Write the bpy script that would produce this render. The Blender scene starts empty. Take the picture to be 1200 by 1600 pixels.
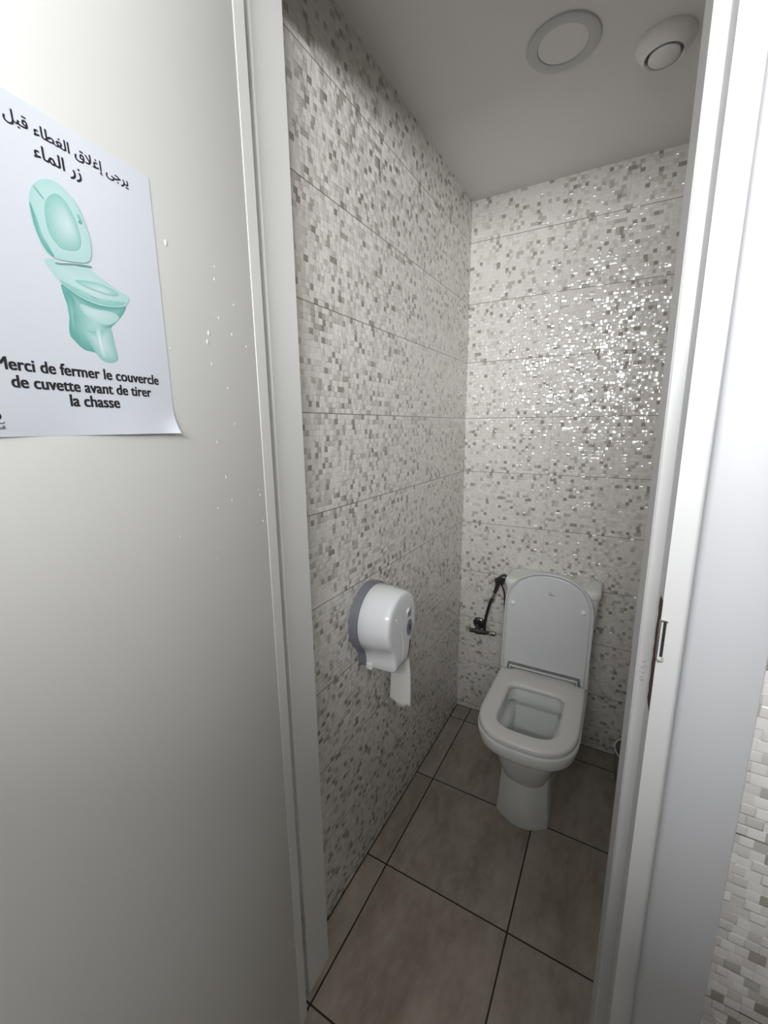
import bpy, bmesh, math, random
from mathutils import Vector, Matrix
random.seed(7)
S = bpy.context.scene
COL = S.collection
PI = math.pi

# ------------------------------------------------------------------ camera
F_PX, YAW, PITCH, ROLL = 655.78, -0.514552, 0.201485, -0.0077637
CAM = Vector((0.66040, -1.96167, 1.48523))
def cam_axes():
    cy, sy, cp, sp = math.cos(YAW), math.sin(YAW), math.cos(PITCH), math.sin(PITCH)
    fwd = Vector((sy*cp, cy*cp, -sp)); right = Vector((cy, -sy, 0)); up = right.cross(fwd)
    r = math.cos(ROLL)*right + math.sin(ROLL)*up
    u = -math.sin(ROLL)*right + math.cos(ROLL)*up
    return r, u, fwd
cd = bpy.data.cameras.new('camera')
cam = bpy.data.objects.new('camera', cd); COL.objects.link(cam)
r_, u_, f_ = cam_axes()
M = Matrix((r_, u_, -f_)).transposed().to_4x4(); M.translation = CAM
cam.matrix_world = M
cd.sensor_fit = 'HORIZONTAL'; cd.sensor_width = 36.0; cd.lens = 36.0*F_PX/1200.0
cd.clip_start = 0.02; cd.clip_end = 60
S.camera = cam

# ------------------------------------------------------------------ light, world, exposure
S.view_settings.view_transform = 'Standard'
S.view_settings.look = 'None'
S.view_settings.exposure = 0.0
S.view_settings.gamma = 1.0
S.view_settings.use_curve_mapping = False
W = bpy.data.worlds.new('daylight'); S.world = W; W.use_nodes = True
bg = W.node_tree.nodes['Background']; bg.inputs[0].default_value = (0.80, 0.90, 1.0, 1); bg.inputs[1].default_value = 1.0
# daylight through the high washroom window behind the camera; deep niche added to shade low parts
WIN = dict(x0=0.12, x1=1.95, y=-2.62, z0=1.80, z1=2.33, out=-3.19)
ld = bpy.data.lights.new('window_daylight', 'AREA'); ld.shape = 'RECTANGLE'
ld.size = WIN['x1']-WIN['x0']-0.04; ld.size_y = WIN['z1']-WIN['z0']-0.04
ld.energy = 113; ld.color = (0.97, 0.985, 1.0)
lo = bpy.data.objects.new('window_daylight', ld); COL.objects.link(lo)
lo.location = ((WIN['x0']+WIN['x1'])/2, WIN['out']-0.01, (WIN['z0']+WIN['z1'])/2)
lo.rotation_euler = (PI/2, 0, 0)        # -Z of the lamp points to +Y, into the room

# ------------------------------------------------------------------ node helpers
class NT:
    def __init__(s, name):
        s.m = bpy.data.materials.new(name); s.m.use_nodes = True
        s.t = s.m.node_tree; s.b = s.t.nodes['Principled BSDF']; s.i = 0
    def new(s, typ): return s.t.nodes.new(typ)
    def link(s, a, b): s.t.links.new(a, b)
    def put(s, sock, v):
        if isinstance(v, (int, float)): sock.default_value = v
        elif isinstance(v, (tuple, list)): sock.default_value = v
        else: s.link(v, sock)
    def math(s, op, a, b=None, c=None):
        n = s.new('ShaderNodeMath'); n.operation = op
        s.put(n.inputs[0], a)
        if b is not None: s.put(n.inputs[1], b)
        if c is not None: s.put(n.inputs[2], c)
        return n.outputs[0]
    def noise(s, vec, scale, detail=3, rough=.5):
        n = s.new('ShaderNodeTexNoise'); s.put(n.inputs['Scale'], scale); s.put(n.inputs['Detail'], detail); s.put(n.inputs['Roughness'], rough)
        if vec is not None: s.link(vec, n.inputs['Vector'])
        return n.outputs['Fac']
    def mix(s, f, a, b):
        n = s.new('ShaderNodeMix'); n.data_type = 'RGBA'
        s.put(n.inputs[0], f); s.put(n.inputs[6], a); s.put(n.inputs[7], b)
        return n.outputs[2]
    def comb(s, x, y, z):
        n = s.new('ShaderNodeCombineXYZ'); s.put(n.inputs[0], x); s.put(n.inputs[1], y); s.put(n.inputs[2], z); return n.outputs[0]
    def vmath(s, op, a, b=None, scale=None):
        n = s.new('ShaderNodeVectorMath'); n.operation = op
        s.put(n.inputs[0], a)
        if b is not None: s.put(n.inputs[1], b)
        if scale is not None: s.put(n.inputs['Scale'], scale)
        return n.outputs[0]
    def white(s, vec):
        n = s.new('ShaderNodeTexWhiteNoise'); n.noise_dimensions = '3D'; s.link(vec, n.inputs['Vector']); return n
    def ramp(s, f, stops, const=True):
        n = s.new('ShaderNodeValToRGB'); r = n.color_ramp
        r.interpolation = 'CONSTANT' if const else 'LINEAR'
        while len(r.elements) < len(stops): r.elements.new(0.5)
        for e, (p, c) in zip(r.elements, stops): e.position = p; e.color = (*c, 1)
        s.link(f, n.inputs[0]); return n.outputs[0]
    def bump(s, h, strength=.2, dist=.002):
        n = s.new('ShaderNodeBump'); n.inputs['Strength'].default_value = strength; n.inputs['Distance'].default_value = dist
        s.link(h, n.inputs['Height']); s.link(n.outputs[0], s.b.inputs['Normal'])

def simple(name, col, rough=.4, metal=0., spec=.5, coat=0., noise=None):
    n = NT(name); n.b.inputs['Roughness'].default_value = rough; n.b.inputs['Metallic'].default_value = metal
    n.b.inputs['Specular IOR Level'].default_value = spec
    if coat: n.b.inputs['Coat Weight'].default_value = coat; n.b.inputs['Coat Roughness'].default_value = .06
    tc = n.new('ShaderNodeTexCoord')
    f = n.noise(tc.outputs['Object'], noise[0] if noise else 12.0, 3)
    k = noise[1] if noise else .03
    c = n.mix(f, (*[x*(1-k) for x in col], 1), (*[min(1, x*(1+k)) for x in col], 1))
    n.link(c, n.b.inputs['Base Color'])
    if noise and len(noise) > 2: n.bump(n.noise(tc.outputs['Object'], noise[3], 4), noise[2], .001)
    return n.m

def mosaic(name, axis, sgn, u0, z0, L, H, nu=36, nz=18, light=(.70, .672, .632)):
    """printed relief mosaic wall tile L x H, in world coordinates along the wall"""
    n = NT(name); g = n.new('ShaderNodeNewGeometry'); sp = n.new('ShaderNodeSeparateXYZ'); n.link(g.outputs['Position'], sp.inputs[0])
    u = sp.outputs[axis]; z = sp.outputs[2]
    tu = n.math('DIVIDE', n.math('SUBTRACT', u, u0), L); tz = n.math('DIVIDE', n.math('SUBTRACT', z, z0), H)
    iu = n.math('FLOOR', tu); iz = n.math('FLOOR', tz); fu = n.math('FRACT', tu); fz = n.math('FRACT', tz)
    cz = n.math('MULTIPLY', fz, float(nz)); row = n.math('FLOOR', cz); lz = n.math('FRACT', cz)
    rr = n.white(n.comb(row, iz, iu))
    cu = n.math('ADD', n.math('MULTIPLY', fu, float(nu)), n.math('MULTIPLY', rr.outputs['Value'], .9))
    # unequal widths: warp the running coordinate
    wv = n.math('MULTIPLY', n.math('SINE', n.math('ADD', n.math('MULTIPLY', cu, 2.1), n.math('MULTIPLY', row, 1.7))), .07)
    cu = n.math('ADD', cu, wv)
    col = n.math('FLOOR', cu); lu = n.math('FRACT', cu)
    key = n.comb(n.math('ADD', col, n.math('MULTIPLY', iu, 57.0)), n.math('ADD', row, n.math('MULTIPLY', iz, 31.0)), 0.37)
    w = n.white(key); wc = n.new('ShaderNodeSeparateColor'); n.link(w.outputs['Color'], wc.inputs[0])
    d = light
    colr = n.ramp(w.outputs['Value'], [(0, d), (.48, tuple(x*.955 for x in d)), (.72, (d[0]*.855, d[1]*.845, d[2]*.825)),
                                      (.86, (d[0]*.66, d[1]*.66, d[2]*.63)), (.935, (d[0]*.47, d[1]*.45, d[2]*.42)), (.985, tuple(x*1.05 for x in d))])
    # joints of the big tiles
    jz = n.math('LESS_THAN', n.math('MINIMUM', fz, n.math('SUBTRACT', 1.0, fz)), .0011/H)
    ju = n.math('LESS_THAN', n.math('MINIMUM', fu, n.math('SUBTRACT', 1.0, fu)), .0011/L)
    colr = n.mix(n.math('MULTIPLY', ju, .65), colr, (.46, .45, .43, 1))
    colr = n.mix(jz, colr, (.20, .185, .165, 1))
    n.link(colr, n.b.inputs['Base Color'])
    # relief: every chip tilts a little, is pillowed and has steep borders
    T = [0, 0, 0]; T[axis] = 1.0
    a = n.math('SUBTRACT', wc.outputs[0], .5); b = n.math('SUBTRACT', wc.outputs[1], .5); hgt = n.math('SUBTRACT', wc.outputs[2], .5)
    pu = n.math('SUBTRACT', lu, .5); pz = n.math('SUBTRACT', lz, .5)
    eu = n.math('MULTIPLY', n.math('GREATER_THAN', n.math('ABSOLUTE', pu), .42), n.math('SIGN', pu))
    ez = n.math('MULTIPLY', n.math('GREATER_THAN', n.math('ABSOLUTE', pz), .41), n.math('SIGN', pz))
    hs = n.math('ADD', n.math('MULTIPLY', hgt, 1.0), .12)
    tu_ = n.math('ADD', n.math('ADD', n.math('MULTIPLY', a, .24), n.math('MULTIPLY', pu, .12)), n.math('MULTIPLY', eu, n.math('MULTIPLY', hs, 1.05)))
    tz_ = n.math('ADD', n.math('ADD', n.math('MULTIPLY', b, .24), n.math('MULTIPLY', pz, .12)), n.math('MULTIPLY', ez, n.math('MULTIPLY', hs, 1.05)))
    off = n.comb(tu_, 0.0, tz_) if axis == 0 else n.comb(0.0, tu_, tz_)
    nn = n.vmath('NORMALIZE', n.vmath('ADD', g.outputs['Normal'], off))
    n.link(nn, n.b.inputs['Normal'])
    n.b.inputs['Roughness'].default_value = .09
    n.b.inputs['Specular IOR Level'].default_value = .5
    return n.m

def floor_mat():
    n = NT('floor_tile'); g = n.new('ShaderNodeNewGeometry'); sp = n.new('ShaderNodeSeparateXYZ'); n.link(g.outputs['Position'], sp.inputs[0])
    T = 0.41175
    tx = n.math('DIVIDE', n.math('SUBTRACT', sp.outputs[0], .0793), T); ty = n.math('DIVIDE', n.math('SUBTRACT', sp.outputs[1], -.5237), T)
    fx = n.math('FRACT', tx); fy = n.math('FRACT', ty)
    m = n.math('MINIMUM', n.math('MINIMUM', fx, n.math('SUBTRACT', 1.0, fx)), n.math('MINIMUM', fy, n.math('SUBTRACT', 1.0, fy)))
    line = n.math('LESS_THAN', m, .0024/T)
    ids = n.white(n.comb(n.math('FLOOR', tx), n.math('FLOOR', ty), .5))
    v = n.vmath('ADD', n.vmath('MULTIPLY', g.outputs['Position'], (1.0, .45, 1.0)), n.vmath('SCALE', ids.outputs['Color'], scale=7.0))
    f1 = n.noise(v, 9.0, 6, .62); f2 = n.noise(v, 46.0, 4, .6)
    f = n.math('ADD', n.math('MULTIPLY', f1, .7), n.math('MULTIPLY', f2, .3))
    c = n.ramp(f, [(.33, (.25, .208, .168)), (.5, (.355, .308, .258)), (.66, (.425, .375, .322))], False)
    vz = n.noise(v, 80.0, 2); spot = n.math('GREATER_THAN', vz, .76)
    c = n.mix(n.math('MULTIPLY', spot, .35), c, (.10, .085, .07, 1))
    edge = n.math('MULTIPLY', n.math('GREATER_THAN', sp.outputs[1], -1.243), n.math('MAXIMUM', n.math('LESS_THAN', sp.outputs[0], .0045), n.math('GREATER_THAN', sp.outputs[1], -.0045)))
    line = n.math('MAXIMUM', line, edge)
    c = n.mix(line, c, (.018, .013, .010, 1))
    n.link(c, n.b.inputs['Base Color']); n.b.inputs['Roughness'].default_value = .42; n.b.inputs['Specular IOR Level'].default_value = .4
    n.bump(n.math('SUBTRACT', f2, n.math('MULTIPLY', line, 2.0)), .12, .001)
    return n.m

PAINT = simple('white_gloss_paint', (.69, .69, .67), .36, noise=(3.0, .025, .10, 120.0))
FRAME = simple('white_paint_toned_down', (.53, .53, .525), .4, noise=(3.0, .025, .10, 120.0))  # the door's white, darkened so the strongly lit right jamb does not clip
CASING = simple('white_paint_toned_low', (.44, .445, .46), .5, noise=(3.0, .02, .10, 140.0))  # same white darkened further, offsetting the strong light on the casing
CEIL = simple('ceiling_paint', (.80, .785, .765), .75, noise=(6.0, .02, .12, 90.0))
PLASTER = simple('washroom_paint', (.16, .152, .144), .8)  # unseen walls, colour kept dark to cut bounced light
PLASTER2 = simple('bounce_wall_paint', (.30, .29, .275), .7)  # unseen side wall, lighter than the rest to bounce light onto the door
CERAMIC = simple('white_ceramic', (.74, .76, .74), .09, spec=.55, coat=.4)
SEATP = simple('seat_plastic', (.70, .695, .68), .24)
LIDP = simple('lid_plastic', (.66, .675, .68), .26)
BUMPER = simple('clear_rubber', (.85, .85, .85), .15)
WHITEP = simple('white_abs', (.80, .81, .83), .14, coat=.3)
GREYP = simple('grey_abs', (.20, .21, .24), .3)
DARKP = simple('smoked_window', (.025, .025, .03), .12)
CHROME = simple('chrome', (.62, .60, .57), .12, metal=1.0)
CHROME_DARK = simple('chrome_toned_dark', (.10, .095, .09), .18, metal=.8)
HOSE = simple('black_hose', (.022, .02, .018), .3)
PAPER = simple('poster_paper', (.64, .67, .73), .45, noise=(5.0, .02))
INK = simple('black_ink', (.012, .012, .016), .5)
TISSUE = simple('tissue', (.80, .79, .75), .9, noise=(300.0, .04))
VENTP = simple('vent_plastic', (.78, .76, .74), .4)
LAMPR = simple('lamp_ring', (.56, .56, .55), .45)
DIFF = simple('lamp_diffuser', (.78, .76, .74), .5)
WOOD = simple('raw_brown_wood', (.055, .022, .014), .8, noise=(60.0, .5))
BLACK = simple('slot_black', (.01, .009, .009), .7)
STEEL = simple('hinge_steel', (.40, .40, .42), .38, metal=.6)
GREYLOGO = simple('grey_print', (.16, .17, .18), .5)
BINP = simple('grey_bin_plastic', (.30, .31, .29), .4)
BINL = simple('bin_handle_plastic', (.75, .75, .72), .4)
SMUDGE = simple('grey_smudge', (.36, .37, .36), .5)
FLOOR = floor_mat()
ZJ = 1.51824 - 8*.248806     # a bed joint of the stall tiles
M_LEFT = mosaic('mosaic_tile_left', 1, 1, -1.00415, ZJ, .503958, .248806)
M_BACK = mosaic('mosaic_tile_back', 0, 1, .384351, ZJ, .503958, .248806)
M_RIGHT = mosaic('mosaic_tile_right', 1, 1, -1.00415, ZJ, .503958, .248806)
M_FRONT = mosaic('mosaic_tile_front', 0, 1, .70, .984-4*.269, .545, .269, light=(.60, .585, .565))  # same tile as the stall, greyed in the colour for its duller light

# ------------------------------------------------------------------ mesh helpers
def tag(o, label=None, cat=None, kind=None, group=None):
    if label: o['label'] = label
    if cat: o['category'] = cat
    if kind: o['kind'] = kind
    if group: o['group'] = group
    return o
def link(name, me, mat, parent=None, smooth=False):
    me.materials.clear() if len(me.materials) and mat else None
    if mat: me.materials.append(mat)
    o = bpy.data.objects.new(name, me); COL.objects.link(o)
    if parent: o.parent = parent; o.matrix_parent_inverse = parent.matrix_basis.inverted()
    if smooth:
        for p in me.polygons: p.use_smooth = True
    return o
def fin(name, bm, mat, parent=None, smooth=False, auto=None):
    bmesh.ops.recalc_face_normals(bm, faces=bm.faces)
    if auto is not None:
        for e in bm.edges:
            if len(e.link_faces) == 2 and e.calc_face_angle(0) > math.radians(auto): e.smooth = False
        smooth = True
    me = bpy.data.meshes.new(name); bm.to_mesh(me); bm.free()
    return link(name, me, mat, parent, smooth)
def empty(name, loc):
    o = bpy.data.objects.new(name, None); COL.objects.link(o); o.location = loc; o.empty_display_size = .05
    return o
def add_box(bm, x0, x1, y0, y1, z0, z1, bev=0., seg=2):
    r = bmesh.ops.create_cube(bm, size=1)
    vs = r['verts']
    for v in vs: v.co = Vector((x0+(v.co.x+.5)*(x1-x0), y0+(v.co.y+.5)*(y1-y0), z0+(v.co.z+.5)*(z1-z0)))
    if bev:
        es = list({e for v in vs for e in v.link_edges})
        bmesh.ops.bevel(bm, geom=es, offset=bev, segments=seg, affect='EDGES', profile=.5)
    return vs
def prism(bm, pts, z0, z1, tilt=None, nz=1):
    """extrude an (x,y) outline between z0 and z1; tilt(z) moves it in x"""
    tilt = tilt or (lambda z: 0.)
    rings = []
    for k in range(nz+1):
        z = z0+(z1-z0)*k/nz
        rings.append([bm.verts.new((x+tilt(z), y, z)) for x, y in pts])
    bm.faces.new(rings[0][::-1]); bm.faces.new(rings[-1])
    n = len(pts)
    for a, b in zip(rings, rings[1:]):
        for i in range(n): bm.faces.new((a[i], a[(i+1) % n], b[(i+1) % n], b[i]))
def loft(bm, rings, cap0=True, cap1=True, closed=True):
    vr = [[bm.verts.new(p) for p in r] for r in rings]
    n = len(vr[0])
    for a, b in zip(vr, vr[1:]):
        for i in range(n if closed else n-1): bm.faces.new((a[i], a[(i+1) % n], b[(i+1) % n], b[i]))
    if cap0: bm.faces.new(vr[0][::-1])
    if cap1: bm.faces.new(vr[-1])
    return vr
def lathe(bm, prof, c=(0, 0, 0), axis='z', n=48, cap0=True, cap1=True):
    rings = []
    for r, h in prof:
        ring = []
        for k in range(n):
            a = 2*PI*k/n; p, q = r*math.cos(a), r*math.sin(a)
            v = {'z': (p, q, h), 'x': (h, p, q), 'y': (q, h, p)}[axis]
            ring.append(Vector(c)+Vector(v))
        rings.append(ring)
    loft(bm, rings, cap0, cap1)
def tube(bm, pts, rad, n=12, cap=True):
    pts = [Vector(p) for p in pts]
    rads = rad if isinstance(rad, (list, tuple)) else [rad]*len(pts)
    rings = []; ref = None
    for i, p in enumerate(pts):
        t = (pts[min(i+1, len(pts)-1)]-pts[max(i-1, 0)]).normalized()
        if ref is None:
            ref = Vector((0, 0, 1)) if abs(t.z) < .9 else Vector((1, 0, 0))
        a = t.cross(ref).normalized(); b = a.cross(t).normalized(); ref = b
        rings.append([p+rads[i]*(math.cos(2*PI*k/n)*a+math.sin(2*PI*k/n)*b) for k in range(n)])
    loft(bm, rings, cap, cap)
def spline(P, n=10):
    P = [Vector(p) for p in P]; Q = [P[0]*2-P[1]]+P+[P[-1]*2-P[-2]]; out = []
    for i in range(1, len(Q)-2):
        a, b, c, d = Q[i-1:i+3]
        for k in range(n):
            t = k/n
            out.append(.5*((2*b)+(c-a)*t+(2*a-5*b+4*c-d)*t*t+(3*b-a-3*c+d)*t**3))
    out.append(P[-1]); return out

# ------------------------------------------------------------------ the setting
H = 2.427
TILT = lambda z: -.0050*(z-1.2)
bm = bmesh.new(); add_box(bm, -.75, 2.40, -3.40, .12, -.06, 0)
tag(fin('floor', bm, FLOOR), 'beige-brown floor tiles with dark joints under the toilet', 'floor', 'structure')
bm = bmesh.new(); add_box(bm, -.75, 2.40, -3.40, .12, H, H+.08)
ceil = tag(fin('ceiling', bm, CEIL), 'grey-white painted ceiling over the toilet stall', 'ceiling', 'structure')
bm = bmesh.new()
tube(bm, spline([(.4129, -.4644, H+.0006), (.4327, -.4584, H-.0004), (.4493, -.4568, H-.0004), (.4613, -.4605, H+.0006)], 5), .0014, 6)
fin('paint_ridge', bm, CEIL, ceil, True)
bm = bmesh.new(); add_box(bm, -.1, 0, -1.243, .1, 0, H)
tag(fin('wall_left', bm, M_LEFT), 'mosaic-tiled left stall wall carrying the paper dispenser', 'wall', 'structure')
bm = bmesh.new(); add_box(bm, 0, .95, 0, .1, 0, H)
tag(fin('wall_back', bm, M_BACK), 'mosaic-tiled back wall behind the toilet cistern', 'wall', 'structure')
bm = bmesh.new(); add_box(bm, .95, 1.05, -1.243, .1, 0, H)
tag(fin('wall_right', bm, M_RIGHT), 'mosaic-tiled right stall wall hidden behind the door frame', 'wall', 'structure')
# wall that holds the doorway, tiled on the washroom side
bm = bmesh.new(); add_box(bm, .775, 2.25, -1.37, -1.243, 0, H)
tag(fin('wall_front', bm, M_FRONT), 'mosaic-tiled wall at the far right beside the door casing', 'wall', 'structure')
bm = bmesh.new(); add_box(bm, -.65, -.02, -1.37, -1.243, 0, H)
tag(fin('wall_front', bm, PLASTER), 'plain wall behind the open white door', 'wall', 'structure')
bm = bmesh.new(); add_box(bm, -.02, .775, -1.37, -1.243, 2.31, H)
tag(fin('wall_front', bm, PLASTER), 'strip of wall above the doorway', 'wall', 'structure')
# the washroom in front of the stall
bm = bmesh.new(); add_box(bm, -.75, -.65, WIN['y'], -1.243, 0, H)
tag(fin('wall_west', bm, PLASTER), 'plain washroom wall left of the open door', 'wall', 'structure')
bm = bmesh.new(); add_box(bm, 2.25, 2.35, WIN['y'], -1.243, 0, H)
tag(fin('wall_east', bm, PLASTER2), 'plain washroom wall right of the camera', 'wall', 'structure')
bm = bmesh.new()
for x0, x1, z0, z1 in ((-.75, WIN['x0'], 0, H), (WIN['x1'], 2.35, 0, H), (WIN['x0'], WIN['x1'], 0, WIN['z0']), (WIN['x0'], WIN['x1'], WIN['z1'], H)):
    add_box(bm, x0, x1, WIN['out']-.1, WIN['y'], z0, z1)  # built thick: the unseen sill blocks light falling on low parts
tag(fin('wall_south', bm, PLASTER), 'plain washroom wall with the window behind the camera', 'wall', 'structure')
bm = bmesh.new()
x0, x1, z0, z1, y = WIN['x0'], WIN['x1'], WIN['z0'], WIN['z1'], WIN['out']+.03
for b in ((x0, x0+.03, z0, z1), (x1-.03, x1, z0, z1), (x0+.03, x1-.03, z0, z0+.03), (x0+.03, x1-.03, z1-.03, z1)):
    add_box(bm, b[0], b[1], y-.02, y+.02, b[2], b[3], .003)
tag(fin('window_1', bm, CASING), 'white window frame behind the camera', 'window', 'structure')

# door frame -------------------------------------------------------
bm = bmesh.new()
prism(bm, [(-.02, -1.240), (.052, -1.240), (.0555, -1.243), (.0580, -1.327), (.0555, -1.330), (.040, -1.331), (.040, -1.385), (-.02, -1.385)], 0, 2.31, TILT, 8)
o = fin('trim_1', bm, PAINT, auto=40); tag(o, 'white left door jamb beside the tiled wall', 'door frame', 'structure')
# right jamb: three storeys, the middle one has the latch cut into the rebate corner
full = [(.775, -1.240), (.7045, -1.240), (.701, -1.2435), (.7035, -1.3275), (.706, -1.330), (.7195, -1.331), (.721, -1.374), (.7485, -1.374), (.775, -1.374)]
cut = [(.775, -1.240), (.7045, -1.240), (.701, -1.2435), (.7035, -1.3275), (.706, -1.330), (.7190, -1.3308), (.7197, -1.334), (.733, -1.336), (.733, -1.368), (.7212, -1.3695), (.7212, -1.374), (.7485, -1.374), (.775, -1.374)]
ZA, ZB = 1.105, 1.272
bm = bmesh.new(); prism(bm, full, 0, ZA, TILT, 5); prism(bm, cut, ZA, ZB, TILT, 2); prism(bm, full, ZB, 2.31, TILT, 5)
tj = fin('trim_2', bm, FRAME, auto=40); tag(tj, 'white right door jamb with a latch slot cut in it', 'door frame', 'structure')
bm = bmesh.new()   # raw wood seen inside the cut, slightly ragged front
zs = [ZA+.0015+(ZB-ZA-.003)*k/16 for k in range(17)]
rings = []
for k, z in enumerate(zs):
    e = random.uniform(-.0012, .0012)
    w = .0015 if k in (0, 16) else 0
    rings.append([(x+TILT(z), yy, z) for x, yy in ((.7325, -1.3364), (.7208+e*.4+w, -1.3362), (.7216+e*.5+w, -1.3520+e), (.7245, -1.3660), (.7325, -1.3676))])
loft(bm, rings)
o = fin('latch_recess', bm, WOOD, tj); o['label'] = 'raw dark brown wood showing in the latch slot'
bm = bmesh.new()   # strike plate rest: a dark slit with two bent bright lips
add_box(bm, .7240, .7272, -1.3747, -1.3705, 1.199, 1.245)
fin('strike_slit', bm, BLACK, tj)
bm = bmesh.new()
for z, s in ((1.2475, 1), (1.1955, -1)):
    tube(bm, [(.7215, -1.3755, z), (.7243, -1.3785, z+.0012*s), (.7272, -1.3775, z+.0005*s), (.7282, -1.3745, z-.002*s)], [.0011, .0014, .0013, .0009], 8)
add_box(bm, .7202, .7216, -1.3762, -1.372, 1.196, 1.248, .0003, 1)
fin('strike_plate', bm, CHROME, tj, auto=40)
bm = bmesh.new()
for k in range(9):
    z = 1.135+k*.0042+random.uniform(-.002, .002); yy = -1.3315; x = .7075+random.uniform(0, .006)
    add_box(bm, x, x+random.uniform(.001, .004), yy-.0002, yy+.0006, z, z+random.uniform(.0008, .002))
fin('finger_mark', bm, SMUDGE, tj)
# right casing board
bm = bmesh.new()
prism(bm, [(.7475, -1.372), (.7475, -1.3805), (.7500, -1.3838), (.7540, -1.385), (.8205, -1.385), (.8225, -1.383), (.8225, -1.366), (.775, -1.366)], 0, 2.38, TILT, 6)
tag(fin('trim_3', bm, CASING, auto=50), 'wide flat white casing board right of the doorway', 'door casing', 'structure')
bm = bmesh.new()
add_box(bm, .03, .73, -1.374, -1.240, 2.268, 2.31, .002)
tag(fin('trim_4', bm, PAINT), 'white head of the door frame', 'door frame', 'structure')

# door -------------------------------------------------------------
DP = Vector((.085, -1.37)); DD = Vector((.154921, -.987927)); DN = Vector((.987927, .154921))
def dpt(u, z, off=0.):
    q = DP+DD*u+DN*off
    return Vector((q.x+TILT(z)*.6, q.y, z))
def door_box(bm, u0, u1, z0, z1, o0, o1, bev=0.):
    tmp = bmesh.new(); add_box(tmp, u0, u1, o0, o1, z0, z1, bev)
    me = bpy.data.meshes.new('tmp'); tmp.to_mesh(me); tmp.free()
    k = len(bm.verts); bm.from_mesh(me); bpy.data.meshes.remove(me); bm.verts.ensure_lookup_table()
    for v in bm.verts[k:]: v.co = dpt(v.co.x, v.co.z, v.co.y)
DW = .655
door = empty('door_1', (DP.x, DP.y, 0)); tag(door, 'white open door at the left, with a notice stuck on it', 'door', 'structure')
bm = bmesh.new()
door_box(bm, .0295, DW, .008, 2.262, -.040, 0, .0012)
specks = [(0.2034, 1.7228), (0.1153, 1.7215), (0.1175, 1.704), (0.0784, 1.6774), (0.1148, 1.6501), (0.1394, 1.6237), (0.1436, 1.6108), (0.0874, 1.6312), (0.2142, 1.5904), (0.0536, 1.6184), (0.1386, 1.5799), (0.1069, 1.5471), (0.0964, 1.4913), (0.1418, 1.4631), (0.1286, 1.4067), (0.0479, 1.3747), (0.0446, 1.3643), (0.0754, 1.3575), (0.1189, 1.3667), (0.1516, 1.3589), (0.0409, 1.315), (0.2317, 1.3323), (0.1521, 1.294), (0.1643, 1.2787)]
for i, (u, z) in enumerate(specks):      # dried drops of paint
    s = (2.0 if i in (0, 5, 6) else 1.3)*random.uniform(.0009, .0013)
    k = len(bm.verts); bmesh.ops.create_icosphere(bm, subdivisions=2, radius=1.0); bm.verts.ensure_lookup_table()
    for v in bm.verts[k:]:
        c = v.co.copy(); v.co = dpt(u+c.x*s*1.0, z+c.z*s*(2.0 if c.z < 0 else 1.4), c.y*s*.4)
fin('door_leaf', bm, PAINT, door, auto=35)
bm = bmesh.new(); door_box(bm, 0, .0288, .008, 2.262, -.040, .0004, .0012)
fin('edge_lipping', bm, PAINT, door)
def hinge(z):
    bm = bmesh.new()
    c = Vector((.0690+TILT(z), -1.3600, z))
    for k in range(3):
        za = z-.05+k*.0335; lathe(bm, [(.0062, za-z), (.0070, za-z+.001), (.0070, za-z+.0318), (.0062, za-z+.0328)], c, 'z', 20)
    lathe(bm, [(.001, .052), (.0045, .053), (.005, .056), (.001, .058)], c, 'z', 16)
    add_box(bm, c.x-.020, c.x-.004, -1.361, -1.359, z-.05, z+.05)
    return fin('hinge', bm, STEEL, door, auto=40)
hinge(2.085); hinge(.25)

# ------------------------------------------------------------------ toilet
CX = .4475
def dshape(hw, yb, yf, z, n_front=2.5, rb=.02, N=20, cx=CX, ystr=None):
    """D outline seen from above: rounded front at yf (towards -y), straight sides, back at yb"""
    ys = ystr if ystr is not None else (yf+.046 if n_front == 0 else yf+hw*1.12)
    pts = []
    for k in range(2*N+1):                 # front arc from +x side round to -x side
        t = PI*k/(2*N)
        c, s = math.cos(t), math.sin(t)
        if n_front == 0:                   # shallow bowed front with two crisp corners
            pts.append((cx+hw*c, yf+.046*c*c, z)); continue
        pts.append((cx+hw*math.copysign(abs(c)**(2/n_front), c), ys-(ys-yf)*abs(s)**(2/n_front), z))
    for k in range(1, 4): pts.append((cx-hw, ys+(yb-rb-ys)*k/4, z))
    for k in range(7):
        t = PI-PI/2*k/6; pts.append((cx-hw+rb+rb*math.cos(t), yb-rb+rb*math.sin(t), z))
    for k in range(1, 36): pts.append((cx-hw+rb+(2*hw-2*rb)*k/36, yb, z))
    for k in range(7):
        t = PI/2-PI/2*k/6; pts.append((cx+hw-rb+rb*math.cos(t), yb-rb+rb*math.sin(t), z))
    for k in range(1, 4): pts.append((cx+hw, yb-rb+(ys-(yb-rb))*k/4, z))
    return [Vector(p) for p in pts]
toilet = empty('toilet', (CX, -.35, 0))
tag(toilet, 'white close-coupled toilet with its lid raised against the cistern', 'toilet')
bm = bmesh.new()
R = []
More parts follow.
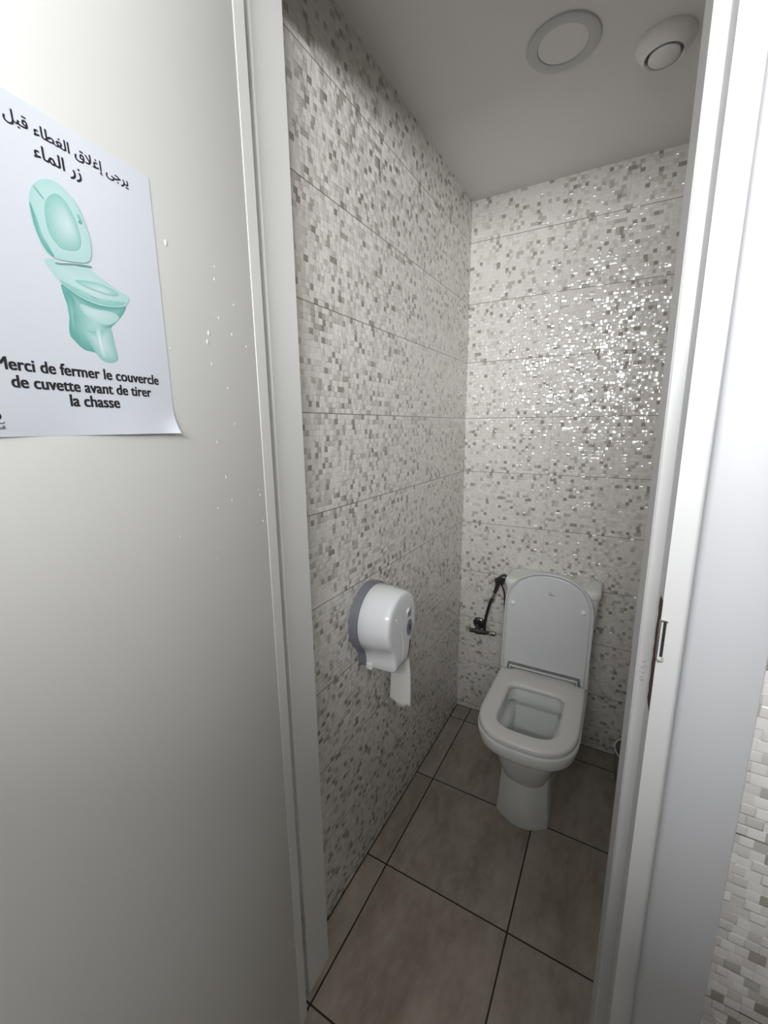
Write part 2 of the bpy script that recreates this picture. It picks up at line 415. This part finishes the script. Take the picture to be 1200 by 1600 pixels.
for hw, yb, yf, z, nf, rb in ((.0955, -.10, -.574, 0, 0, .03), (.0950, -.10, -.574, .012, 0, .03), (.0905, -.10, -.571, .07, 0, .03), (.0860, -.10, -.568, .15, 0, .03), (.0835, -.10, -.567, .225, 0, .03), (.0825, -.09, -.567, .305, 0, .03), (.0828, -.09, -.568, .325, 0, .03),
                             (.092, -.08, -.577, .335, 3.0, .03), (.125, -.05, -.606, .341, 2.7, .03), (.158, -.035, -.652, .348, 2.7, .03), (.171, -.03, -.673, .355, 2.7, .03), (.1765, -.028, -.682, .368, 2.7, .03), (.1790, -.026, -.686, .398, 2.7, .03), (.1775, -.027, -.685, .406, 2.7, .03), (.173, -.03, -.680, .409, 2.7, .03), (.158, -.04, -.664, .408, 2.7, .03)):
    R.append(dshape(hw, yb, yf, z, nf, rb))
# over the rim and down inside
for hw, yb, yf, z, nf, rb in ((.116, -.317, -.624, .408, 3.0, .03), (.110, -.322, -.617, .404, 3.0, .03), (.109, -.324, -.616, .362, 3.0, .03), (.1095, -.3235, -.6165, .356, 3.0, .03), (.140, -.290, -.645, .355, 3.0, .03), (.140, -.290, -.645, .328, 3.0, .03), (.1185, -.312, -.624, .326, 3.0, .03), (.1165, -.314, -.620, .315, 3.0, .03), (.101, -.325, -.600, .25, 2.8, .03), (.083, -.34, -.575, .19, 2.6, .03), (.058, -.37, -.53, .15, 2.4, .025), (.03, -.41, -.48, .13, 2.2, .015)):
    R.append(dshape(hw, yb, yf, z, nf, rb))
loft(bm, R)
fin('bowl', bm, CERAMIC, toilet, auto=50)
bm = bmesh.new(); loft(bm, [dshape(.0815, -.342, -.572, .188, 2.6, .03), dshape(.0815, -.342, -.572, .1885, 2.6, .03)])
WATER = NT('water'); WATER.b.inputs['Base Color'].default_value = (.75, .82, .85, 1); WATER.b.inputs['Transmission Weight'].default_value = 1; WATER.b.inputs['Roughness'].default_value = .02; WATER.b.inputs['IOR'].default_value = 1.33
fin('water', bm, WATER.m, toilet)
# cistern
def rrect(x0, x1, y0, y1, z, r=.03, n=6):
    pts = []
    for cx, cy, a in ((x1-r, y1-r, 0), (x0+r, y1-r, PI/2), (x0+r, y0+r, PI), (x1-r, y0+r, 1.5*PI)):
        for k in range(n+1):
            t = a+PI/2*k/n; pts.append(Vector((cx+r*math.cos(t), cy+r*math.sin(t), z)))
    return pts
bm = bmesh.new()
loft(bm, [rrect(CX-w, CX+w, -d, -.012, z, r) for w, d, z, r in ((.150, .135, .4075, .03), (.160, .150, .415, .03), (.166, .156, .45, .03), (.178, .163, .65, .03), (.187, .166, .786, .03), (.184, .163, .789, .03))])
fin('tank', bm, CERAMIC, toilet, auto=45)
bm = bmesh.new()
loft(bm, [rrect(CX-w, CX+w, -d, -.006, z, r) for w, d, z, r in ((.188, .168, .7895, .028), (.1915, .1715, .7915, .03), (.1925, .1725, .797, .03), (.1925, .1725, .812, .03), (.190, .170, .819, .028), (.184, .164, .8225, .025), (.160, .14, .8240, .02))])
tl = fin('tank_lid', bm, CERAMIC, toilet, auto=45)
bm = bmesh.new(); lathe(bm, [(.030, .8238), (.030, .8275), (.027, .829), (.001, .8285)], (CX+.03, -.09, 0), 'z', 40)
fin('flush_button', bm, CHROME, toilet, auto=40)
# seat ring
def seat_out(z, g):      # rear corners are cut away for the lid's two tabs
    return [Vector((p.x, min(p.y, -.2315-g) if abs(p.x-CX) > .1275-g else p.y, p.z)) for p in dshape(.1735-g, -.2065-g, -.683+g, z, 2.75, .012)]
def seat_in(z, g): return dshape(.1045+g, -.333+g, -.612-g, z, 3.0, .035, ystr=-.525)
bm = bmesh.new()
loft(bm, [seat_out(.4135, .012), seat_out(.4140, .006), seat_out(.418, 0), seat_out(.427, 0), seat_out(.4325, .002), seat_out(.4355, .007), seat_out(.4365, .016),
          seat_in(.4358, .016), seat_in(.4345, .008), seat_in(.430, .002), seat_in(.424, 0), seat_in(.416, 0), seat_in(.412, .003)], False, False)
bmv = bm.verts; bmv.ensure_lookup_table(); n = len(seat_out(0, 0)); L0 = [bmv[i] for i in range(n)]; L1 = [bmv[12*n+i] for i in range(n)]
for i in range(n): bm.faces.new((L1[i], L1[(i+1) % n], L0[(i+1) % n], L0[i]))
seat = fin('seat', bm, SEATP, toilet, auto=50)
# raised lid
def lid_pts(inset, N=22):
    hw = .176-inset; b1 = .292; top = .458-inset; lo = -.018+inset; mid = .0165+inset; tb = .133+inset*.6
    P = [(-tb, mid), (-tb, lo+.006), (-tb-.006, lo), (-hw+.006, lo), (-hw, lo+.006)]
    P += [(-hw, lo+.006+(b1-lo-.006)*k/8) for k in range(1, 8)]
    for k in range(2*N+1):
        t = PI-PI*k/(2*N); c, s = math.cos(t), math.sin(t); e = 2/2.25
        P.append((hw*math.copysign(abs(c)**e, c), b1+(top-b1)*abs(s)**e))
    P += [(hw, b1-(b1-lo-.006)*k/8) for k in range(1, 8)]
    P += [(hw, lo+.006), (hw-.006, lo), (tb+.006, lo), (tb, lo+.006), (tb, mid)]
    P += [(tb-2*tb*k/10, mid) for k in range(1, 10)]
    return P
LO = Vector((CX, -.2245, .425)); LA = math.radians(4.0)
def lidw(a, b, d):      # d: towards the viewer
    up = Vector((0, math.sin(LA), math.cos(LA))); nrm = Vector((0, -math.cos(LA), math.sin(LA)))
    return LO+Vector((a, 0, 0))+up*b+nrm*d
bm = bmesh.new()
loft(bm, [[lidw(a, b, d) for a, b in lid_pts(i)] for i, d in ((.010, -.0175), (.003, -.0165), (.0005, -.012), (0, -.002), (.0010, .0018), (.0035, .0030), (.0062, .0026), (.0074, .0005), (.0080, -.0125), (.0122, -.0128), (.0138, -.0055), (.0165, -.0043), (.0205, -.0040))])
lid = fin('lid', bm, LIDP, toilet, auto=60)
def lid_at(o, a, b, d):
    return lidw(a, b, d)
for a, b in ((-.143, .306), (.135, .318)):
    bm = bmesh.new()
    up = Vector((0, math.sin(LA), math.cos(LA))); nrm = Vector((0, -math.cos(LA), math.sin(LA)))
    c = lidw(a, b, -.0040); rings = []
    for r, h in ((.0115, -.002), (.0115, .0025), (.0105, .0045), (.0085, .0046), (.0080, .0080), (.0066, .0125), (.0035, .0150), (.0004, .0156)):
        rings.append([c+nrm*h+r*(math.cos(2*PI*k/24)*Vector((1, 0, 0))+math.sin(2*PI*k/24)*up) for k in range(24)])
    loft(bm, rings); fin('bumper', bm, BUMPER, lid, auto=60)
bm = bmesh.new()      # small printed squiggle mark
c0 = (.006, .372)
pts = [(.0095*math.cos(t)*.62, .0095*math.sin(t)*.8) for t in [math.radians(a) for a in range(60, 400, 20)]]
tube(bm, [lidw(c0[0]+x, c0[1]+y, -.0038) for x, y in pts], .0009, 6)
tube(bm, [lidw(c0[0]+x, c0[1]+y, -.0038) for x, y in ((-.002, -.001), (.003, -.002), (.006, -.005), (.010, -.003), (.0135, -.006), (.017, -.007))], .0010, 6)
fin('printed_mark', bm, GREYLOGO, lid)

# ------------------------------------------------------------------ paper dispenser on the left wall
DY, DZ, DR = -.903, .898, .107
disp = empty('toilet_paper_dispenser', (0, DY, DZ)); tag(disp, 'white round jumbo roll dispenser with grey back on the left tiled wall', 'paper dispenser')
def disp_out(k, x, sk=1.0, r=DR):
    P = []
    a0 = -40
    for i in range(45):
        t = math.radians(a0+(180-2*a0)*i/44); P.append((r*math.cos(t), r*math.sin(t)))
    xe, ze = P[-1]
    P += [(-.068, -.086), (-.0615, -.103), (-.0595, -.122), (-.0590, -.138), (-.0560, -.1425)]
    P += [(-.0560+.112*i/8, -.1425) for i in range(1, 8)]
    P += [(.0560, -.1425), (.0590, -.138), (.0595, -.122), (.0615, -.103), (.068, -.086)]
    out = []
    for s, t in P:
        tk = k if t > -.09 else (k if sk < 1 else 1.0)
        tt = t*k if t > -.09 else (t*sk)
        out.append(Vector((x, DY+s*k, DZ+tt)))
    return out
bm = bmesh.new(); loft(bm, [disp_out(1.045, .0005, .99), disp_out(1.045, .020, .99), disp_out(1.03, .028, .985)])
fin('back_plate', bm, GREYP, disp, auto=40)
bm = bmesh.new()
loft(bm, [disp_out(.99, .0285), disp_out(1.0, .030), disp_out(.965, .070), disp_out(.935, .100), disp_out(.915, .113), disp_out(.895, .1195, .995), disp_out(.865, .1240, .975), disp_out(.82, .1262, .94), disp_out(.70, .1270, .83), disp_out(.4, .1278, .5), disp_out(.05, .128, .06)])
cover = fin('cover', bm, WHITEP, disp, auto=50)
def dface(s, t):         # x of the bulged front at offset s,t
    return .1274 if t > -.09 else .1266
def dpatch(name, outl, mat, lift=.0012):
    bm = bmesh.new()
    top = [Vector((dface(s, t)+lift, DY+s, DZ+t)) for s, t in outl]; bot = [v-Vector((.004, 0, 0)) for v in top]
    loft(bm, [bot, top]); return fin(name, bm, mat, disp, auto=40)
lk = dpatch('lock', [(.039+.0190*math.cos(a), -.030+.027*math.sin(a)) for a in [2*PI*k/24 for k in range(24)]], GREYP, .0016)
bm = bmesh.new(); add_box(bm, .1283, .1296, DY+.036, DY+.042, DZ-.038, DZ-.022, .0004, 1)
o = fin('key_slot', bm, BLACK, lk)
dpatch('level_window', [(.044, -.074), (.050, -.080), (.046, -.104), (.036, -.124), (.028, -.128), (.036, -.108), (.041, -.090)], DARKP, .0012)
lb = dpatch('label_plate', [(.020, .006), (.050, .006), (.050, .036), (.020, .036)], WHITEP, .0010)
bm = bmesh.new()
for q in (((.024, .012), (.029, .026), (.033, .016)), ((.036, .020), (.042, .031), (.046, .019))):
    tube(bm, [(dface(s, t)+.0012, DY+s, DZ+t) for s, t in q], .0016, 6)
fin('printed_mark', bm, GREYLOGO, lb)
bm = bmesh.new()      # moulded swoosh ridge on the front
sw = spline([(-.050, .030, 0), (-.034, .008, 0), (-.015, -.020, 0), (-.004, -.055, 0), (-.002, -.090, 0), (-.008, -.122, 0)], 8)
tube(bm, [(dface(p.x, p.y)-.0004, DY+p.x, DZ+p.y) for p in sw], .0022, 8)
fin('ridge', bm, WHITEP, cover, True)
bm = bmesh.new(); add_box(bm, .030, .052, DY-.0655, DY-.0555, DZ-.147, DZ-.126, .003, 2)
fin('hinge_lug', bm, WHITEP, disp, auto=40)
# loose end of the roll
bm = bmesh.new()
NU, NV = 18, 16; rows = []
for side in (0, 1):
    g = []
    for j in range(NV+1):
        v = j/NV; row = []
        for i in range(NU+1):
            u = i/NU
            rag = (.006*math.sin(u*9)+.004*math.sin(u*23+1)+.003*math.sin(u*41)-.006*u) if j == NV else 0
            x = .050+.070*u+.005*v*(2*u-1)+.002*math.sin(5*v)
            z = .757-.186*v+rag-.004*math.sin(PI*u)*v
            yy = -.852+.010*math.sin(2.2*v)+.004*math.sin(u*5+v*2)*v - side*.0006
            row.append(bm.verts.new((x, yy, z)))
        g.append(row)
    rows.append(g)
for g in rows:
    for j in range(NV):
        for i in range(NU): bm.faces.new((g[j][i], g[j][i+1], g[j+1][i+1], g[j+1][i]))
A, B = rows
for j in range(NV):
    bm.faces.new((A[j][0], A[j+1][0], B[j+1][0], B[j][0])); bm.faces.new((A[j][NU], B[j][NU], B[j+1][NU], A[j+1][NU]))
for i in range(NU):
    bm.faces.new((A[NV][i], A[NV][i+1], B[NV][i+1], B[NV][i])); bm.faces.new((A[0][i], B[0][i], B[0][i+1], A[0][i+1]))
o = fin('toilet_paper', bm, TISSUE, None, True)
tag(o, 'torn white toilet paper end hanging from the wall dispenser', 'toilet paper')

# ------------------------------------------------------------------ ceiling fittings
lamp = empty('ceiling_lamp', (.435, -.628, H)); tag(lamp, 'round flush ceiling lamp, switched off, left of the vent', 'lamp')
c = (.435, -.628, H)
bm = bmesh.new(); lathe(bm, [(.0875, 0), (.0880, -.0015), (.0870, -.0035), (.0845, -.0042), (.0640, -.0048), (.0610, -.0042), (.0600, -.0010)], c, 'z', 64, True, False)
fin('trim_ring', bm, LAMPR, lamp, auto=50)
bm = bmesh.new(); lathe(bm, [(.0602, -.0008), (.0595, -.0026), (.03, -.0030), (.001, -.0030)], c, 'z', 64)
fin('diffuser', bm, DIFF, lamp, auto=50)
vent = empty('air_vent', (.660, -.508, H)); tag(vent, 'round white extract vent in the ceiling, right of the lamp', 'air vent')
c = (.660, -.508, H)
bm = bmesh.new(); lathe(bm, [(.066, 0), (.0665, -.004), (.062, -.012), (.054, -.024), (.047, -.033), (.0445, -.0345), (.0425, -.033), (.0415, -.022), (.0415, -.006)], c, 'z', 64, True, True)
fin('collar', bm, VENTP, vent, auto=60)
bm = bmesh.new(); lathe(bm, [(.012, -.006), (.012, -.024), (.031, -.027), (.0345, -.030), (.0345, -.0355), (.033, -.0372), (.001, -.0376)], c, 'z', 64)
fin('disc', bm, VENTP, vent, auto=50)

# ------------------------------------------------------------------ bidet tap and hand spray left of the cistern
tap = empty('angle_valve', (.10, 0, .49)); tag(tap, 'small chrome angle valve on the back wall, low left of the toilet', 'valve')
bm = bmesh.new(); lathe(bm, [(.031, -.0005), (.031, -.003), (.027, -.008), (.012, -.011), (.011, -.03)], (.104, 0, .500), 'y', 32)
fin('flange', bm, CHROME_DARK, tap, auto=45)  # plain chrome; the dark it reflects is put into the base colour
bm = bmesh.new()
tube(bm, [(.088, -.040, .474), (.105, -.040, .472), (.125, -.040, .474), (.150, -.040, .476), (.152, -.040, .476), (.168, -.040, .477)], [.011, .013, .0125, .0115, .0085, .0085], 16)
tube(bm, [(.104, -.012, .498), (.104, -.030, .494), (.106, -.040, .474)], [.0105, .0105, .011], 14)
tube(bm, [(.143, -.040, .476), (.143, -.040, .500)], [.0085, .0080], 14)
fin('body', bm, CHROME_DARK, tap, auto=50)
bm = bmesh.new()
tube(bm, [(.166, -.040, .477), (.172, -.040, .4775), (.184, -.040, .479), (.197, -.040, .480), (.200, -.040, .480)], [.0085, .0125, .0135, .0125, .008], 14)
fin('knob', bm, CHROME, tap, auto=50)
bm = bmesh.new(); tube(bm, [(.087, -.040, .474), (.080, -.040, .473), (.070, -.041, .472), (.067, -.041, .472)], [.0095, .0105, .0115, .008], 14)
fin('end_cap', bm, CHROME_DARK, tap, auto=50)
spray = empty('bidet_spray', (.19, -.04, .70)); tag(spray, 'dark hand spray on a hose, in its holder beside the raised lid', 'bidet spray')
bm = bmesh.new(); tube(bm, spline([(.143, -.040, .5008), (.144, -.041, .535), (.153, -.043, .585), (.166, -.044, .640), (.178, -.044, .672)], 8), .0072, 12)
fin('hose', bm, HOSE, spray, True)
bm = bmesh.new(); tube(bm, [(.1765, -.044, .668), (.186, -.044, .697)], [.0078, .0070], 14)
fin('ferrule', bm, CHROME, spray, auto=50)
bm = bmesh.new()
tube(bm, [(.185, -.044, .694), (.192, -.044, .715), (.199, -.044, .740), (.204, -.044, .752)], [.007, .0095, .0105, .011], 14)
tube(bm, [(.190, -.046, .752), (.194, -.046, .755), (.222, -.046, .776), (.234, -.046, .785), (.238, -.046, .787)], [.013, .0165, .0175, .0165, .012], 14)
fin('spray_head', bm, CHROME_DARK, spray, auto=50)
bm = bmesh.new(); tube(bm, spline([(.210, -.030, .748), (.214, -.024, .728), (.224, -.020, .700), (.229, -.018, .655), (.232, -.018, .600)], 6), .0038, 8)
fin('trigger_cord', bm, HOSE, spray, True)
bm = bmesh.new(); add_box(bm, .196, .222, -.032, 0, .738, .762, .003)
fin('holder', bm, CHROME_DARK, spray, auto=40)

# ------------------------------------------------------------------ waste bin in the far right corner
BX, BY = .837, -.135
wb = empty('waste_bin', (BX, BY, 0)); tag(wb, 'small grey open waste bin right of the toilet, mostly hidden by the jamb', 'waste bin')
bm = bmesh.new(); lathe(bm, [(.076, .0005), (.080, .004), (.086, .075), (.0905, .142), (.0885, .143), (.084, .075), (.077, .01), (.001, .008)], (BX, BY, 0), 'z', 48, True, True)
fin('bucket', bm, BINP, wb, auto=50)
bm = bmesh.new(); lathe(bm, [(.0890, .1415), (.0935, .1415), (.0950, .1435), (.0945, .1465), (.0915, .1475), (.0885, .1460), (.0885, .1430)], (BX, BY, 0), 'z', 48, False, False)
fin('rim', bm, BINL, wb, auto=50)

# ------------------------------------------------------------------ notice on the door
PU0, PU1, PZ0, PZ1 = .2212, .4370, 1.4780, 1.7880
poster = empty('notice', tuple(dpt((PU0+PU1)/2, PZ0, .001)))
tag(poster, 'white paper notice with a green toilet picture stuck to the open door', 'notice')
def curl(u, z):
    a = max(0, 1-(u-PU0)/.030)*max(0, 1-(z-PZ0)/.030)
    b = max(0, 1-(z-PZ0)/.055)
    return .0006+.0075*a*a+.0035*b*b*(.5+.5*math.cos((u-.255)*26))+.0006*math.sin(u*30)
def art(u, z, k=1): return dpt(u, z, curl(u, z)+.00006*k)
bm = bmesh.new(); g = []
for s in (0, 1):
    g.append([[bm.verts.new(dpt(PU0+(PU1-PU0)*i/30, PZ0+(PZ1-PZ0)*j/44, curl(PU0+(PU1-PU0)*i/30, PZ0+(PZ1-PZ0)*j/44)-.0003*s)) for i in range(31)] for j in range(45)])
for q in g:
    for j in range(44):
        for i in range(30): bm.faces.new((q[j][i], q[j][i+1], q[j+1][i+1], q[j+1][i]))
for j in range(44):
    for i in (0, 30): bm.faces.new((g[0][j][i], g[0][j+1][i], g[1][j+1][i], g[1][j][i]))
for i in range(30):
    for j in (0, 44): bm.faces.new((g[0][j][i], g[0][j][i+1], g[1][j][i+1], g[1][j][i]))
fin('sheet', bm, PAPER, poster, auto=40)
def text(name, body, uL, uR, zbase, bold=0., height=None, grow=1.0, k=2):
    cu = bpy.data.curves.new('t', 'FONT'); cu.body = body; cu.size = 1.0;  cu.resolution_u = 4
    o = bpy.data.objects.new('t', cu); COL.objects.link(o); bpy.context.view_layer.update()
    me = bpy.data.meshes.new_from_object(o.evaluated_get(bpy.context.evaluated_depsgraph_get()))
    bpy.data.objects.remove(o); bpy.data.curves.remove(cu)
    xs = [v.co.x for v in me.vertices]; x0, x1 = min(xs), max(xs); sc = (uL-uR)/(x1-x0); sy = height or sc
    bt = bmesh.new(); bold *= sc
    for q, (du, dz) in enumerate(((0, 0), (bold, bold*.5), (-bold, bold*.5), (bold, -bold*.5), (-bold, -bold*.5))):
        n0 = len(bt.verts); bt.from_mesh(me); bt.verts.ensure_lookup_table()
        for v in bt.verts[n0:]: v.co = art(uL-(v.co.x-x0)*sc+du, zbase+v.co.y*sy*grow+dz, k+q*.25)
    bt.to_mesh(me); bt.free()
    me.name = name; me.materials.clear(); me.materials.append(INK)
    o = bpy.data.objects.new(name, me); COL.objects.link(o); o.parent = poster; o.matrix_parent_inverse = poster.matrix_basis.inverted()
    return o
def vis(words): return ''.join(words)[::-1]
text('arabic_text', vis(['\uFEF3\uFEAE\uFE9F\uFEF0', ' ', '\uFE87\uFECF\uFEFC\uFED5', ' ', '\uFE8D\uFEDF\uFED0\uFEC4\uFE8E\uFE80', ' ', '\uFED7\uFE92\uFEDE']), .3770, .2525, 1.7640, .022)
text('arabic_text', vis(['\uFEAF\uFEAD', ' ', '\uFE8D\uFEDF\uFEE4\uFE8E\uFE80']), .3545, .3095, 1.7445, .022)
text('french_text', 'Merci de fermer le couvercle', .4190, .2409, 1.5407, .034, grow=1.08)
text('french_text', 'de cuvette avant de tirer', .4078, .2543, 1.5246, .034, grow=1.08)
text('french_text', 'la chasse', .3556, .3000, 1.5092, .034, grow=1.08)
text('logo_text', 'AuR', .4285, .4197, 1.4850, .012)
bm = bmesh.new(); bm.faces.new([bm.verts.new(art(.4290+.0075*math.cos(a), 1.4972+.0048*math.sin(a), 2)) for a in [2*PI*k/32 for k in range(32)]])
fin('logo', bm, INK, poster)
bm = bmesh.new(); tube(bm, [art(u, z, 1) for u, z in ((.4275, 1.4912), (.4255, 1.4905), (.4235, 1.4908), (.4220, 1.4906), (.4206, 1.4910), (.4203, 1.4922))], .0004, 5)
fin('logo_stroke', bm, INK, poster)
# printed picture: filled outlines with ink tones from rim to middle
def picture_mat():
    n = NT('printed_picture'); a = n.new('ShaderNodeVertexColor'); a.layer_name = 'ink'
    n.link(a.outputs['Color'], n.b.inputs['Base Color']); n.b.inputs['Roughness'].default_value = .5; return n.m
bm = bmesh.new(); lay = bm.verts.layers.float_color.new('ink'); KLEV = [1]
def smooth_poly(P, n=4):
    Q = []
    m = len(P)
    for i in range(m):
        a, b, c, d = [Vector((*P[(i+j) % m], 0)) for j in (-1, 0, 1, 2)]
        for k in range(n):
            t = k/n; v = .5*((2*b)+(c-a)*t+(2*a-5*b+4*c-d)*t*t+(3*b-a-3*c+d)*t**3); Q.append((v.x, v.y))
    return Q
def blob(P, edge, mid, focus=None, steps=(1, .86, .62, .34, .04), sm=True):
    KLEV[0] += 1
    if sm: P = smooth_poly(P)
    cx = sum(p[0] for p in P)/len(P); cz = sum(p[1] for p in P)/len(P)
    if focus: cx, cz = focus
    vr = []
    for s in steps:
        t = 1-s; row = []
        for u, z in P:
            v = bm.verts.new(art(cx+(u-cx)*s, cz+(z-cz)*s, KLEV[0]))
            v[lay] = (*[e+(m-e)*min(1, t*1.15) for e, m in zip(edge, mid)], 1); row.append(v)
        vr.append(row)
    n = len(P)
    for a, b in zip(vr, vr[1:]):
        for i in range(n): bm.faces.new((a[i], a[(i+1) % n], b[(i+1) % n], b[i]))
    bm.faces.new(vr[-1])
LID_O = [(.3476, 1.7277), (.3564, 1.7215), (.3625, 1.7132), (.3658, 1.7036), (.3668, 1.6923), (.3656, 1.6803), (.3625, 1.6689), (.358, 1.6604), (.3505, 1.6557), (.3379, 1.6569), (.3261, 1.6592), (.3162, 1.6624), (.3114, 1.6687), (.3092, 1.6821), (.3105, 1.6942), (.3147, 1.7065), (.319, 1.7168), (.3275, 1.7249), (.3376, 1.7296)]
LID_I = [(.341, 1.7177), (.3479, 1.7115), (.3522, 1.7026), (.3534, 1.6922), (.3526, 1.6811), (.3487, 1.6725), (.3418, 1.6676), (.3329, 1.6684), (.325, 1.6719), (.3204, 1.6797), (.3205, 1.6904), (.3236, 1.7029), (.3293, 1.7131), (.3348, 1.718)]
RIM = [(.3602, 1.651), (.3581, 1.6459), (.3491, 1.6352), (.3405, 1.6293), (.3296, 1.6243), (.3178, 1.6216), (.3051, 1.6211), (.2893, 1.6232), (.2776, 1.6272), (.272, 1.633), (.2703, 1.6388), (.2766, 1.6415), (.29, 1.6456), (.3043, 1.6515), (.3145, 1.6557), (.3215, 1.6559), (.3353, 1.6523), (.3449, 1.6523), (.3523, 1.6544)]
HOLE = [(.3323, 1.6401), (.3276, 1.6375), (.3175, 1.6355), (.3031, 1.6345), (.2916, 1.635), (.2843, 1.6372), (.284, 1.6396), (.2905, 1.6421), (.3035, 1.6443), (.3164, 1.6435), (.3252, 1.6422)]
BOWL = [(.3472, 1.632), (.3463, 1.6223), (.3439, 1.6121), (.3434, 1.6028), (.3452, 1.5929), (.3458, 1.5832), (.3417, 1.5776), (.3326, 1.5701), (.3203, 1.5686), (.3138, 1.5618), (.3044, 1.5604), (.296, 1.5633), (.2945, 1.5698), (.2966, 1.5801), (.2981, 1.5904), (.2989, 1.5981), (.2872, 1.6101), (.2785, 1.6208), (.2765, 1.6275), (.2934, 1.6222), (.3125, 1.6213), (.3296, 1.6243), (.3405, 1.6293)]
FOOT = [(.3327, 1.5922), (.3242, 1.5906), (.3089, 1.5952), (.2989, 1.5981), (.2966, 1.5801), (.295, 1.5661), (.3024, 1.5606), (.312, 1.5611), (.3203, 1.5686), (.326, 1.5786)]
SLIT = [(.3505, 1.6513), (.3475, 1.6507), (.3282, 1.6561), (.3142, 1.6582), (.313, 1.6599), (.328, 1.6573), (.3465, 1.6523)]
pale, light, teal, deep = (.56, .70, .72), (.41, .64, .62), (.25, .53, .48), (.11, .37, .33)
blob(BOWL, deep, light, (.315, 1.602))
blob([(.342, 1.628), (.344, 1.612), (.3435, 1.596), (.343, 1.585), (.337, 1.577), (.338, 1.592), (.3385, 1.606), (.336, 1.618)], deep, teal)
blob([(.330, 1.617), (.314, 1.616), (.294, 1.617), (.286, 1.612), (.300, 1.602), (.316, 1.602), (.328, 1.609)], light, pale, (.318, 1.612))
blob(FOOT, teal, pale, (.312, 1.580))
blob([(.3165, 1.594), (.312, 1.595), (.3115, 1.580), (.3085, 1.566), (.3130, 1.566), (.3160, 1.578)], light, (.72, .84, .84))
blob(RIM, light, pale, (.318, 1.637))
blob([(.349, 1.636), (.335, 1.6275), (.318, 1.6235), (.300, 1.6230), (.283, 1.6265), (.275, 1.632), (.283, 1.6295), (.300, 1.6262), (.318, 1.6268), (.334, 1.6310)], teal, light)
blob(HOLE, teal, pale, (.305, 1.638))
blob(LID_O, light, pale, (.337, 1.693), (1, .95, .86, .6, .04))
blob([(.3660, 1.700), (.3652, 1.683), (.3615, 1.668), (.3555, 1.6585), (.350, 1.6567), (.3535, 1.664), (.3595, 1.676), (.3625, 1.690)], deep, teal)
blob(LID_I, teal, pale, (.331, 1.693), (1, .93, .75, .4, .04))
blob(SLIT, deep, deep)
blob([(.3605, 1.7165), (.3575, 1.714), (.3525, 1.7085), (.3530, 1.7078), (.358, 1.7128)], deep, deep)
blob([(.3190, 1.7075), (.3165, 1.702), (.3180, 1.699), (.3205, 1.7005), (.3192, 1.7012), (.3180, 1.7015), (.3200, 1.7065)], deep, teal)
fin('picture', bm, picture_mat(), poster)
